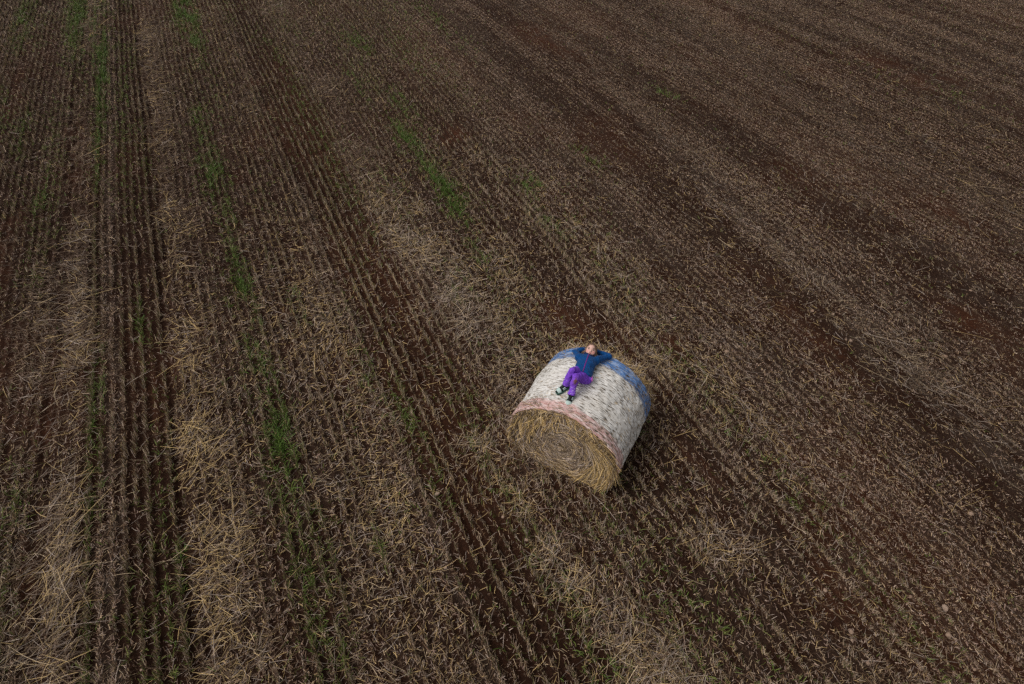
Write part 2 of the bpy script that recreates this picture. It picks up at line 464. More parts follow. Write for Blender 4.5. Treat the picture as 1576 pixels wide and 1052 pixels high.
wd = (.0045 + .0045 * r.random(n)) * (1 - .3 * rt) * np.clip(rp(np.hypot(Y, HCAM)) / 9.0, .72, 1) * (1 + .03 * np.maximum(0, rp(np.hypot(Y, HCAM)) - 9))
up = r.normal(size=(n, 3)) * np.array([1, 1, .1]) + np.array([0, .8, 0])
V, Fq, idx, tt = strips(P0, D, up, L, wd, np.zeros((n, 3)), 1)
col = straw_cols(r, np.clip(rp(fd['gold']) * .6, 0, 1), .10 + rp(vignette(s, t)) * .6)
STUB = np.array([.54, .41, .295])
col = np.where((r.random(n) < .45 - .5 * rp(vignette(s, t)))[:, None], STUB * (.5 + .7 * r.random(n))[:, None], col)
col = col * (1.15 - .25 * rt)[:, None]
olive = np.array([.14, .155, .05])
gm = (r.random(n) < .10 - .06 * rt + .4 * rp(fd['green']))[:, None]
col = np.where(gm, olive * (.6 + .9 * r.random(n))[:, None], col)
o = mesh_np("stubble", V, Fq, M_straw, col=col[idx])
tag(o, "short cut stubble standing in straight drill rows", "stubble", kind="stuff")
print("stubble", n)

# 4. green regrowth
X, Y, r = candidates(520000, 4)
s, t = st(X, Y)
sr = snap(s, t, r.normal(size=len(s)) * .010)
s = np.where(r.random(len(s)) < .85, sr, s)
X = s * NRM[0] + t * DIR[0]
Y = s * NRM[1] + t * DIR[1]
fd = field(s, t)
g = np.clip(fd['green'], 0, 1.1)
keep = (r.random(len(s)) < (g ** 1.3 * .85 * (.35 + 1.0 * fbm(s * 7, t * 4, 85, 2)) + .004) * (1 - .5 * sstep(.9, 1.1, fd['k']))) & ~in_bale(X, Y, .0)
X, Y, s, t = X[keep], Y[keep], s[keep], t[keep]
fd = {k: v[keep] for k, v in fd.items()}
nt_ = len(X)
m = 4
n = nt_ * m
lean = np.repeat(r.normal(size=(nt_, 2)) * .12, m, 0) + r.normal(size=(n, 2)) * .22
D = np.concatenate([lean, np.ones((n, 1))], 1)
D /= np.linalg.norm(D, axis=1, keepdims=True)
gg = np.repeat(np.clip(fd['green'], 0, 1), m)
L = (.05 + .10 * r.random(n)) * (.55 + .7 * gg)
off = r.normal(size=(n, 2)) * .015
P0 = np.stack([np.repeat(X, m) + off[:, 0], np.repeat(Y, m) + off[:, 1], np.repeat(height(s, t, fd['dep']), m) - .004], 1)
wd = (.0045 + .0035 * r.random(n)) * (1 + .03 * np.maximum(0, np.repeat(np.hypot(Y, HCAM), m) - 9))
bend = np.concatenate([lean * .9, -.25 * np.ones((n, 1))], 1)
up = r.normal(size=(n, 3)) * np.array([1, 1, .1]) + np.array([0, .8, 0])
V, Fq, idx, tt = strips(P0, D, up, L, wd, bend, 2)
c1, c2 = np.array([.078, .148, .022]), np.array([.19, .20, .055])
w = np.clip(r.random(n) * 1.1 * (1.25 - gg), 0, 1)[:, None]
col = (c1 * (1 - w) + c2 * w) * (.6 + .7 * r.random(n))[:, None]
o = mesh_np("green_sprouts", V, Fq, M_green, col=col[idx])
tag(o, "fresh green regrowth sprouting in patches along the drill rows", "grass", kind="stuff")
print("green", n)
del V, Fq, idx, tt, col

# ------------------------------------------------------------------ pale stones
M_stone, nt, b = new_mat("stone")
tc = nd(nt, "ShaderNodeTexCoord")
ns = nd(nt, "ShaderNodeTexNoise", Scale=45.0, Detail=5.0)
oi = nd(nt, "ShaderNodeObjectInfo")
rp1 = ramp(nt, [(0.3, (.19, .13, .095)), (0.7, (.38, .29, .23))])
rp2 = ramp(nt, [(0.0, (.75, .62, .52)), (1.0, (1.1, 1.05, 1.0))])
nt.links.new(tc.outputs["Object"], ns.inputs["Vector"])
nt.links.new(ns.outputs[0], rp1.inputs[0])
nt.links.new(oi.outputs["Random"], rp2.inputs[0])
nt.links.new(mixc(nt, 1.0, rp1.outputs[0], rp2.outputs[0], 'MULTIPLY'), b.inputs["Base Color"])
b.inputs["Roughness"].default_value = 0.85
def stone_mesh(seed):
    import bmesh
    bm = bmesh.new()
    bmesh.ops.create_icosphere(bm, subdivisions=3, radius=1.0)
    rr = random.Random(seed)
    pl = [(Vector((rr.gauss(0, 1), rr.gauss(0, 1), rr.gauss(0, 1))).normalized(), rr.uniform(.62, .9)) for _ in range(9)]
    sc = (rr.uniform(.9, 1.25), rr.uniform(.75, 1), rr.uniform(.5, .75))
    for v in bm.verts:
        for nn, dd in pl:
            e = v.co.dot(nn) - dd
            if e > 0:
                v.co -= nn * e * .85
        v.co = Vector((v.co.x * sc[0], v.co.y * sc[1], v.co.z * sc[2]))
    me = bpy.data.meshes.new("stone")
    bm.to_mesh(me)
    bm.free()
    me.polygons.foreach_set("use_smooth", np.ones(len(me.polygons), bool))
    me.materials.append(M_stone)
    return me
SMALL = "small pale stone lying on the brown soil among the chaff"
STONES = [  # photo x, y, radius (m), label
 (1251, 477, .034, "grey stone beside a bright round one in the dark soil right of the bale"),
 (1282, 483, .027, "bright round stone right of a grey one in the dark soil strip"),
 (1310, 523, .032, "larger stone of a touching pale pair right of the bale"),
 (1303, 521, .020, "smaller stone of a touching pale pair right of the bale"),
 (1311, 971, .037, "big tan stone with a smaller one just below it near the bottom edge"),
 (1312, 985, .020, "small tan stone just below the big tan one near the bottom edge"),
 (1454, 549, .034, "lone pale oval stone on brown chaff far right of the bale"),
 (1118, 541, .036, "flat pinkish stone at the left end of a long straw right of the bale"),
 (1458, 979, .034, "flat reddish stone in the lower right corner of the field"),
 (1453, 936, .034, "blue grey stone in the lower right corner of the field"),
 (1495, 790, .032, "orange tan stone near the right edge below a tangle of long straws"),
 (1277, 664, .034, "pinkish stone right of the bale's foot"),
 (1493, 448, .026, "white stone farthest up at the right edge of the field"),
 (1086, 465, .022, "white pebble up and right of the bale's blue end"),
 (774, 794, .022, "round white pebble below the bale beside the pale straw swath"),
 (811, 829, .026, "pinkish stone in the pale straw swath below the bale"),
 (673, 758, .030, "reddish stone beside green sprouts left of the bale's foot"),
 (982, 841, .026, "tan stone below the bale's right corner among green sprouts"),
] + [(x, y, q, SMALL) for x, y, q in [(1308, 576, .018), (1271, 579, .018), (1269, 909, .026), (1199, 865, .019), (1400, 919, .021), (1522, 867, .021),
 (1337, 1020, .024), (982, 911, .021), (1023, 1003, .021), (686, 873, .021), (1302, 905, .017), (1105, 955, .018), (1376, 50, .03), (1529, 465, .02),
 (1500, 1030, .021), (1490, 740, .017), (1380, 725, .018), (957, 205, .03), (1192, 190, .03), (237, 655, .015), (265, 640, .015), (217, 1030, .016), (1340, 836, .014), (1165, 560, .016), (1145, 495, .015)]]
for i, (px, py, rad, lab) in enumerate(STONES):
    p = unp(px, py)
    s1, t1 = st(p[0], p[1])
    z = float(height(np.array([s1]), np.array([t1]))[0])
    me = stone_mesh(100 + i)
    o = link("stone", me)
    o.location = (p[0], p[1], z + rad * .38)
    o.scale = (rad,) * 3
    o.rotation_euler = (random.Random(i).uniform(-.3, .3), 0, random.Random(i + 50).uniform(0, 6))
    tag(o, lab, "stone", group="pale stones lying on the field")

# ------------------------------------------------------------------ straw bale
bale = bpy.data.objects.new("straw_bale", None)
C.objects.link(bale)
bale.location = (BALE['x'], BALE['y'], 0)
bale.rotation_euler = (0, 0, -BALE['yaw'])
tag(bale, "big round straw bale wrapped in white netting with a pink and a blue end band", "straw bale")
BL, BR = BALE['L'], BALE['R']
NTH = 420
def bring(yv, inset=0.0, lump=1.0):
    """cross-section of the bale at axial position yv (arrays over theta)"""
    th = np.linspace(0, 2 * np.pi, NTH, endpoint=False)
    e = np.abs(yv) / (BL / 2)
    rad = (1.018 - .015 * e ** 2 - .035 * sstep(.955, 1.0, e) ** 2)
    x = BR * BALE['sx'] * np.cos(th) * rad
    z = BR * BALE['zt'] * np.sin(th) * rad
    lim = -BALE['cl'] * BR
    z = np.where(z < lim + .06, lim + .06 - .06 * np.tanh((lim + .06 - z) / .06), z)
    ux, uz = np.cos(th), np.sin(th)
    lp = lump * ((fbm(th * 3.2 + 3, np.full_like(th, yv * 3), 91) - .5) * .05 + (fbm(th * 14, np.full_like(th, yv * 16), 92, 2) - .5) * .012)
    lp = lp - inset
    return np.stack([x + ux * lp, np.full_like(th, yv), z - lim + uz * lp * np.where(z > lim + .05, 1, 0)], 1), th

def sweep(ys, inset, warp=None):
    V, UV = [], []
    for j, yv in enumerate(ys):
        P, th = bring(yv, inset)
        if warp is not None:
            P[:, 1] += warp(j, th)
        V.append(P)
        UV.append(np.stack([th * .68, P[:, 1]], 1))
    V, UV = np.concatenate(V), np.concatenate(UV)
    nj = len(ys)
    I = np.arange(nj * NTH).reshape(nj, NTH)
    F = np.stack([I[:-1], I[1:], np.roll(I[1:], -1, 1), np.roll(I[:-1], -1, 1)], -1).reshape(-1, 4)
    return V, F, UV

# core with its two straw faces
ys = np.linspace(-BL / 2, BL / 2, 60)
V, F, UV = sweep(ys, .012)
faces_extra, Vx = [], [V]
base = len(V)
colV = [np.tile(np.array([.25, .17, .085]), (len(V), 1))]
NR = 46
for side in (-1, 1):
    ring, th = bring(side * BL / 2, .012)
    cen = np.array([0, 0, .575])
    prev = (np.arange(NTH) + (0 if side < 0 else (len(ys) - 1) * NTH))
    for q in range(1, NR + 1):
        f = 1 - q / NR
        P = cen + (ring - cen) * np.array([f, 1, f])
        rr_ = f
        bulge = .012 * (1 - rr_ ** 2.2)
        spir = .008 * np.sin(2 * np.pi * (rr_ * 9 + th / (2 * np.pi)) + 2.5 * fbm(th * 2, np.full_like(th, rr_ * 6), 95))
        lump = .05 * (fbm(np.cos(th) * rr_ * 3.5 + 7, np.sin(th) * rr_ * 3.5 + 7, 96) - .5) + .03 * (fbm(th * 12, np.full_like(th, rr_ * 40), 97) - .5)
        # a hollow torn out at the upper left, seen on the near face
        hol = .13 * np.exp(-(((P[:, 0] + .36) / .22) ** 2) - (((P[:, 2] - .80) / .18) ** 2))
        P[:, 1] = side * (BL / 2 + (bulge + spir + lump) * min(1, (1 - f) * 6) - hol)
        Vx.append(P)
        cc = np.array([.24, .165, .088]) * (.40 + .9 * fbm(th * 9, np.full_like(th, rr_ * 60), 98))[:, None]
        colV.append(cc)
        cur = base + np.arange(NTH)
        a_, b_ = prev, cur
        f4 = np.stack([a_, np.roll(a_, -1), np.roll(b_, -1), b_], -1)
        faces_extra.append(f4 if side < 0 else f4[:, ::-1])
        prev = cur
        base += NTH
V = np.concatenate(Vx)
F = np.concatenate([F] + faces_extra)
M_core = attr_mat("bale_straw", 0.8, noise=0.5, nscale=70, bump=.8, spec=.2)
mesh_np("straw_core", V, F, M_core, bale, col=np.concatenate(colV), smooth=True)

# netting, three bands butted end to end
def uvnoise(nt, uvn, sx, sy, detail=2.0, dist=0.0):
    mp = nd(nt, "ShaderNodeMapping")
    mp.inputs["Scale"].default_value = (sx, sy, 1)
    n = nd(nt, "ShaderNodeTexNoise", Scale=1.0, Detail=detail, Roughness=.6, Distortion=dist)
    n.noise_dimensions = '2D'
    nt.links.new(uvn.outputs[0], mp.inputs[0])
    nt.links.new(mp.outputs[0], n.inputs["Vector"])
    return n.outputs[0]
def math2(nt, op, a, b_):
    n = nd(nt, "ShaderNodeMath", operation=op)
    for q, v in ((0, a), (1, b_)):
        if hasattr(v, "is_linked"):
            nt.links.new(v, n.inputs[q])
        else:
            n.inputs[q].default_value = v
    return n.outputs[0]
def cut(nt, x, lo, hi):
    n = nd(nt, "ShaderNodeMapRange", clamp=True)
    n.inputs[1].default_value, n.inputs[2].default_value = lo, hi
    nt.links.new(x, n.inputs[0])
    return n.outputs[0]
# knitted threads running round the bale: white, with the dyed threads of both edges straying into it
M_net, nt, b = new_mat("net")
uvn = nd(nt, "ShaderNodeUVMap")
sx = nd(nt, "ShaderNodeSeparateXYZ")
nt.links.new(uvn.outputs[0], sx.inputs[0])
vv = sx.outputs[1]
stray = math2(nt, 'MULTIPLY_ADD', uvnoise(nt, uvn, 4, 60, 3.0, .2), .12)
stray.node.inputs[2].default_value = -.06
wander = math2(nt, 'MULTIPLY_ADD', uvnoise(nt, uvn, 1.6, 1.2, 2.0), .10)
wander.node.inputs[2].default_value = -.05
v2 = math2(nt, 'ADD', math2(nt, 'ADD', vv, stray), wander)
isblue = cut(nt, v2, BL / 2 - .235, BL / 2 - .20)
ispink = cut(nt, v2, -BL / 2 + .165, -BL / 2 + .135)
tone = cut(nt, uvnoise(nt, uvn, 18, 120, 1.5), .35, .65)
fade = cut(nt, uvnoise(nt, uvn, 7, 46, 3.0, .4), .42, .68)
fade2 = cut(nt, uvnoise(nt, uvn, 1.3, 2.0, 3.0), .35, .70)
white = mixc(nt, tone, (.62, .60, .575), (.83, .81, .785))
white = mixc(nt, math2(nt, 'MULTIPLY', fade2, .34), white, (.50, .43, .33))      # straw dust and stains
blue = mixc(nt, tone, (.028, .10, .30), (.075, .22, .52))
blue = mixc(nt, math2(nt, 'MULTIPLY', fade, .55), blue, (.55, .62, .74))
pink = mixc(nt, tone, (.46, .24, .21), (.66, .42, .40))
pink = mixc(nt, math2(nt, 'MULTIPLY', fade, .8), pink, (.78, .68, .65))
thread = mixc(nt, isblue, mixc(nt, ispink, white, pink), blue)
n1 = uvnoise(nt, uvn, 11, 82, 1.3, .05)
n2 = uvnoise(nt, uvn, 2.4, 3.0, 4.0)
hgt = math2(nt, 'ADD', n1, math2(nt, 'MULTIPLY', n2, .35))
cover = cut(nt, hgt, .505, .625)
gapc = mixc(nt, cut(nt, uvnoise(nt, uvn, 14, 70, 2.0), .35, .65), (.03, .022, .016), (.22, .17, .115))
nt.links.new(mixc(nt, cover, gapc, thread), b.inputs["Base Color"])
bp = nd(nt, "ShaderNodeBump", Strength=.6, Distance=.006)
nt.links.new(hgt, bp.inputs["Height"])
nt.links.new(bp.outputs[0], b.inputs["Normal"])
b.inputs["Roughness"].default_value = .55
b.inputs["Specular IOR Level"].default_value = .3
M_nw = M_nr = M_nb = M_net
yb = [-BL / 2 + .004, -BL / 2 + .155, BL / 2 - .20, BL / 2 - .012]
def wob(sd):
    return lambda th: (fbm(th * 6, th * 0 + sd, 93) - .5) * .035 + (fbm(th * 40, th * 0 + sd, 94, 2) - .5) * .022
wA, wB, w0 = wob(1.5), wob(5.5), (lambda th: (fbm(th * 5, th * 0 + 9.1, 93) - .5) * .02)
def band(name, y0, y1, wa, wb, nseg, mat, lab):
    ys = np.linspace(y0, y1, nseg)
    def warp(j, th):
        f = j / (nseg - 1)
        return wa(th) * (1 - f) + wb(th) * f
    V, F, UV = sweep(ys, -.004, warp)
    o = mesh_np(name, V, F, mat, bale, smooth=True, uv=UV)
    # UV seam: the last column wraps at the underside of the theta=0 line; store theta-continuous uv
    l = o.data.uv_layers[0].data
    uv = np.empty(len(l) * 2, np.float32)
    l.foreach_get("uv", uv)
    uv = uv.reshape(-1, 4, 2)
    bad = (uv[:, :, 0].max(1) - uv[:, :, 0].min(1)) > 2
    sub = uv[bad]
    sub[:, :, 0] = np.where(sub[:, :, 0] < 1, sub[:, :, 0] + 2 * np.pi * .68, sub[:, :, 0])
    uv[bad] = sub
    l.foreach_set("uv", uv.ravel())
    tag(o, lab)
band("net_band", yb[0], yb[1], w0, wA, 16, M_nr, "faded pink net band at the near end")
band("net_wrap", yb[1], yb[2], wA, wB, 60, M_nw, None)
band("net_band", yb[2], yb[3], wB, w0, 18, M_nb, "blue net band at the far end")

# loose straws on the near face, around both rims and pushed through the net
r = np.random.default_rng(12)
def face_pts(n, rmin, rmax, side, pw=.6):
    th = r.random(n) * 2 * np.pi
    q = rmin + (rmax - rmin) * r.random(n) ** pw
    return th, q
ringN, thN = bring(-BL / 2, .012)
def rim_at(th):
    i = (th / (2 * np.pi) * NTH).astype(int) % NTH
    return ringN[i]
allV, allF, allC, off = [], [], [], 0
def add_strips(P0, D, up, L, wd, bend, seg, col):
    global off
    V, F, idx, tt = strips(P0, D, up, L, wd, bend, seg)
    allV.append(V); allF.append(F + off); allC.append(col[idx])
    off += len(V)
cen = np.array([0, 0, .575])
for side in (-1, 1):
    n = 7000 if side < 0 else 1500
    th, q = face_pts(n, .04, 1.0, side)
    rim = rim_at(th)
    P = cen + (rim - cen) * q[:, None]
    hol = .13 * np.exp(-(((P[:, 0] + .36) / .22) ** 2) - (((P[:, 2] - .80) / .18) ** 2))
    P[:, 1] = side * (BL / 2 + .012 * (1 - q ** 2.2) - hol + .003 + .018 * r.random(n))
    tang = np.stack([-np.sin(th) * BALE['sx'], np.zeros(n), np.cos(th)], 1)
    rad = np.stack([np.cos(th), np.zeros(n), np.sin(th)], 1)
    D = tang * np.where(r.random(n) < .5, 1, -1)[:, None] + rad * (r.normal(size=n) * (.42 + .7 * sstep(.1, -.35, P[:, 0])))[:, None] + np.array([0, side * 1., 0]) * (r.normal(size=n) * .10 + .03)[:, None]
    D /= np.linalg.norm(D, axis=1, keepdims=True)
    L = (.05 + .20 * r.random(n) ** 1.5) * (.4 + .8 * q)
    bend = -rad * (.28 * L / np.maximum(q * .68, .1))[:, None] + r.normal(size=(n, 3)) * .07 + np.array([0, side * .02, 0])
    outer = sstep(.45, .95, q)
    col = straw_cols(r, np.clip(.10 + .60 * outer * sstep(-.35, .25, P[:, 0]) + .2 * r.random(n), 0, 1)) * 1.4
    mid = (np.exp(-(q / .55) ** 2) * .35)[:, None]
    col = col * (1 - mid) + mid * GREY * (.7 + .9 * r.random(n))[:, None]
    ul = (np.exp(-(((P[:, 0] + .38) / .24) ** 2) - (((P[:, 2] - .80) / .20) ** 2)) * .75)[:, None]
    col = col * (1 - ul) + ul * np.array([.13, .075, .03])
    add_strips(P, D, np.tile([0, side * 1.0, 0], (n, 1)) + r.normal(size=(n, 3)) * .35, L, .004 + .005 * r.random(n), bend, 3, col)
# long golden straws arching down the right of the near face, hanging ones upper left
n = 400
th = math.radians(55) - r.random(n) * math.radians(85)
q = .62 + .38 * r.random(n)
P = cen + (rim_at(th) - cen) * q[:, None]
P[:, 1] = -(BL / 2 + .012 * (1 - q ** 2.2) + .008 + .025 * r.random(n))
tang = np.stack([np.sin(th) * BALE['sx'], np.zeros(n), -np.cos(th)], 1)
D = tang + np.stack([np.cos(th), np.zeros(n), np.sin(th)], 1) * (r.normal(size=n) * .16)[:, None] + np.array([0, -1., 0]) * (np.abs(r.normal(size=n)) * .06)[:, None]
D /= np.linalg.norm(D, axis=1, keepdims=True)
L = .16 + .26 * r.random(n)
bend = -np.stack([np.cos(th), np.zeros(n), np.sin(th)], 1) * (.32 * L)[:, None] * 1.2 + r.normal(size=(n, 3)) * .04
add_strips(P, D, np.tile([0, -1.0, 0], (n, 1)) + r.normal(size=(n, 3)) * .3, L, .0065 + .005 * r.random(n), bend, 4, np.where(r.random(n)[:, None] < .6, GOLD, TAN) * (.6 + .7 * r.random(n))[:, None])
n = 330
th = math.radians(95) + r.random(n) * math.radians(95)
q = .6 + .4 * r.random(n)
P = cen + (rim_at(th) - cen) * q[:, None]
P[:, 1] = -(BL / 2 + .01 + .03 * r.random(n))
D = np.stack([r.normal(size=n) * .4 - .15, -.12 - .2 * r.random(n), -np.ones(n)], 1)
D /= np.linalg.norm(D, axis=1, keepdims=True)
L = .06 + .16 * r.random(n)
add_strips(P, D, np.tile([0, -1.0, 0], (n, 1)) + r.normal(size=(n, 3)) * .3, L, .0045 + .004 * r.random(n), r.normal(size=(n, 3)) * .12, 2, straw_cols(r, np.full(n, .85)) * 1.4)
# fringe around both rims
for side, n, lmax in ((-1, 2300, .14), (1, 2300, .17)):
    th = r.random(n) * 2 * np.pi
    rim = rim_at(th) + np.stack([np.cos(th), np.zeros(n), np.sin(th)], 1) * .006
    rim[:, 1] = side * (BL / 2 - .012 * r.random(n))
    ok = rim[:, 2] > .02
    D = np.stack([-np.sin(th), np.zeros(n), np.cos(th)], 1) * (r.normal(size=n) * .9)[:, None] + np.array([0, side, 0]) * (.25 + r.random(n) * .9)[:, None] + np.stack([np.cos(th), np.zeros(n), np.sin(th)], 1) * (r.normal(size=n) * .22 + (.10 if side > 0 else -.12))[:, None]
    D /= np.linalg.norm(D, axis=1, keepdims=True)
    L = .03 + lmax * r.random(n) ** 2
    add_strips(rim[ok], D[ok], (np.stack([np.cos(th), np.zeros(n), np.sin(th)], 1) + r.normal(size=(n, 3)) * .4)[ok], L[ok], (.0045 + .004 * r.random(n))[ok], (r.normal(size=(n, 3)) * .12 + np.array([0, 0, -.08]))[ok], 2, straw_cols(r, np.full(n, .8))[ok])
# straws poking through and lying flat on the net
n = 1700
yv = (r.random(n) - .5) * (BL - .05)
th = r.random(n) * np.pi
P = np.stack([BR * BALE['sx'] * np.cos(th) * 1.004, yv, BR * BALE['zt'] * np.sin(th) * 1.004 + BALE['cl'] * BR], 1)
D = np.stack([-np.sin(th), np.zeros(n), np.cos(th)], 1) * np.where(r.random(n) < .5, 1, -1)[:, None] + np.array([0, 1, 0]) * (r.normal(size=n) * .35)[:, None] + np.stack([np.cos(th), np.zeros(n), np.sin(th)], 1) * (.05 + .1 * r.random(n))[:, None]
D /= np.linalg.norm(D, axis=1, keepdims=True)
rd = np.stack([np.cos(th), np.zeros(n), np.sin(th)], 1)
L = .02 + .04 * r.random(n)
P = P + rd * .012
add_strips(P, D, rd + r.normal(size=(n, 3)) * .2, L, .003 + .003 * r.random(n), -rd * .1, 1, straw_cols(r, np.full(n, .5)))
o = mesh_np("loose_straws", np.concatenate(allV), np.concatenate(allF), M_straw, bale, col=np.concatenate(allC))
o["kind"] = "stuff"

# ------------------------------------------------------------------ the child on the bale (smooth implicit surfaces, meshed here)
HM_ = None
def rcone(P, a, b, ra, rb):
    a, b = np.asarray(a, float), np.asarray(b, float)
    ab = b - a
    h = np.clip(((P - a) @ ab) / (ab @ ab), 0, 1)
    return np.linalg.norm(P - a - h[:, None] * ab, axis=1) - (ra + (rb - ra) * h)
def ellip(P, c, M, rad):
    rad = tuple(HS * x for x in rad) if M is HM_ else rad
    q = (P - c) @ M.T / np.asarray(rad)
    l = np.linalg.norm(q, axis=1)
    return (l - 1) * min(rad)
def smin(a, b, k):
    h = np.clip(.5 + .5 * (b - a) / k, 0, 1)
    return b * (1 - h) + a * h - k * h * (1 - h)
def surf_nets(fn, lo, hi, step):
    lo, hi = np.asarray(lo, float), np.asarray(hi, float)
    n = np.ceil((hi - lo) / step).astype(int) + 1
    ax_ = [lo[i] + np.arange(n[i]) * step for i in range(3)]
    G = np.stack(np.meshgrid(*ax_, indexing='ij'), -1).reshape(-1, 3)
    D = np.concatenate([fn(c) for c in np.array_split(G, max(1, len(G) // 400000))]).reshape(n)
    ins = D < 0
    acc = np.zeros(tuple(n - 1) + (3,))
    cnt = np.zeros(tuple(n - 1))
    idx = np.stack(np.meshgrid(*[np.arange(k - 1) for k in n], indexing='ij'), -1).astype(float)
    corners = [(i, j, k) for i in (0, 1) for j in (0, 1) for k in (0, 1)]
    sl = lambda c: tuple(slice(c[i], n[i] - 1 + c[i]) for i in range(3))
    for c in corners:
        for a in range(3):
            if c[a] == 0:
                d = list(c); d[a] = 1
                A, B = D[sl(c)], D[sl(d)]
                m = (A < 0) != (B < 0)
                f = np.where(m, A / np.where(m, A - B, 1), 0)
                p = np.zeros(A.shape + (3,))
                for q in range(3):
                    p[..., q] = c[q]
                p[..., a] += f
                acc += p * m[..., None]
                cnt += m
    act = cnt > 0
    vid = np.full(act.shape, -1)
    vid[act] = np.arange(act.sum())
    V = lo + step * (idx[act] + acc[act] / cnt[act][:, None])
    F = []
    for a in range(3):
        b, c = (a + 1) % 3, (a + 2) % 3
        s0 = [slice(1, n[i] - 1) for i in range(3)]; s0[a] = slice(0, n[a] - 1)
        s1 = list(s0); s1[a] = slice(1, n[a])
        A, B = ins[tuple(s0)], ins[tuple(s1)]
        m = A != B
        w = np.argwhere(m)
        w[:, b] += 1; w[:, c] += 1
        e = np.eye(3, dtype=int)
        g = lambda q: vid[q[:, 0], q[:, 1], q[:, 2]]
        quad = np.stack([g(w - e[b] - e[c]), g(w - e[c]), g(w), g(w - e[b])], 1)
        fl = ~A[m]
        quad[fl] = quad[fl][:, ::-1]
        F.append(quad)
    F = np.concatenate(F)
    return V, F[(F >= 0).all(1)]
def nrm(v):
    v = np.asarray(v, float)
    return v / np.linalg.norm(v)

TOP = BR * (BALE['zt'] * 1.02 + BALE['cl'])
TOP -= .012                                   # pressed a little into the straw
J = {k: unp(x, y, TOP + z) for k, (x, y, z) in dict(
    head=(909.5, 539.5, .125), neck=(905.5, 549.5, .085), chest=(903, 557, .085), belly=(899.5, 567, .085), pelv=(896.3, 577, .085), hipR=(889.8, 572.5, .085), hipL=(902.5, 581.5, .075),
    kneeR=(880.5, 569.5, .275), kneeL=(886.5, 579, .25), ankR=(870.5, 592.5, .06), ankL=(879, 607.5, .062), toeR=(857, 601, .03), toeL=(874.6, 620.5, .020),
    shR=(891.5, 549.8, .085), shL=(917.5, 554.5, .075), elR=(884.8, 541, .03), elL=(935.5, 548.5, .03), haR=(902.5, 537.5, .035), haL=(916, 539.8, .04)).items()}
person = bpy.data.objects.new("person", None)
C.objects.link(person)
person.location = tuple(J['pelv'] - np.array([0, 0, .09]))
tag(person, "child in blue fleece and purple trousers lying on the straw bale, hands behind head", "person")
ORG = np.array(person.location)
def padd(name, V, F, mat, parent=None, smooth=True, col=None):
    o = mesh_np(name, V - ORG, F, mat, None, col=col, smooth=smooth)
    o.parent = parent or person
    return o

# head frame: hx to the child's left (picture right), hy crown, hz face normal
hz = nrm([-.10, -.50, .86])
hy = np.array([.30, .85, .42]); hy = nrm(hy - hz * (hy @ hz))
hx = np.cross(hy, hz)
HM = HM_ = np.stack([hx, hy, hz])
HC = J['head']
HS = .88                                     # head scale
def H(x, y, z):
    return HC + HS * (x * hx + y * hy + z * hz)
def head_sdf(P):
    d = ellip(P, H(0, .018, -.012), HM, (.074, .084, .086))
    d = smin(d, ellip(P, H(0, -.035, .012), HM, (.056, .062, .062)), .03)
    d = smin(d, ellip(P, H(0, -.078, .040), HM, (.024, .018, .020)), .02)          # chin
    for sx in (-1, 1):
        d = smin(d, ellip(P, H(sx * .036, -.030, .048), HM, (.026, .026, .020)), .015)   # cheeks
        d = -smin(-d, ellip(P, H(sx * .030, .004, .082), HM, (.017, .010, .014)), .008)  # eye sockets
        d = smin(d, ellip(P, H(sx * .075, -.008, -.008), HM, (.010, .026, .016)), .006)  # ears
    d = smin(d, rcone(P, H(0, .004, .070), H(0, -.024, .086), .007, .011), .012)    # nose
    d = smin(d, rcone(P, H(0, -.02, .01), H(0, .03, .05), .03, .03), .02)
    d = smin(d, ellip(P, H(0, -.050, .066), HM, (.020, .009, .012)), .008)          # mouth
    return d
def hand_parts(wr, dirv, palmn, sgn):
    """palm + five bent fingers: list of (a, b, ra, rb)"""
    dirv = nrm(dirv); palmn = nrm(palmn - dirv * (palmn @ dirv)); sd = np.cross(dirv, palmn) * sgn
    out = [(wr, wr + dirv * .025, .018, .019)]
    for i in range(4):
        o = (i - 1.5) * .0125
        out.append((wr + dirv * .02 + sd * o * .6, wr + dirv * .055 + sd * o, .0105, .009))
        ln = (.042, .048, .045, .036)[i]
        k1 = wr + dirv * .055 + sd * o
        k2 = k1 + dirv * ln * .5 + palmn * .006 + sd * o * .15
        k3 = k2 + dirv * ln * .4 + palmn * .016
        out += [(k1, k2, .0072, .0065), (k2, k3, .0065, .0052)]
    t0 = wr + dirv * .018 - sd * .016
    t1 = t0 + dirv * .022 - sd * .018 + palmn * .005
    out += [(t0, t1, .0095, .008), (t1, t1 + dirv * .024 - sd * .004 + palmn * .008, .008, .006)]
    return out
prims = []
hR_d, hL_d = J['head'] + np.array([0, .02, -.03]) - J['haR'], J['head'] + np.array([0, .02, -.03]) - J['haL']
wristR = J['haR'] - nrm(hR_d) * .03
wristL = J['haL'] - nrm(hL_d) * .03
hands = hand_parts(wristR, hR_d, hz, 1) + hand_parts(wristL, hL_d, hz, -1)
torso_axis = nrm(J['neck'] - J['pelv'])
front_ = np.array([0, 0, 1.0])
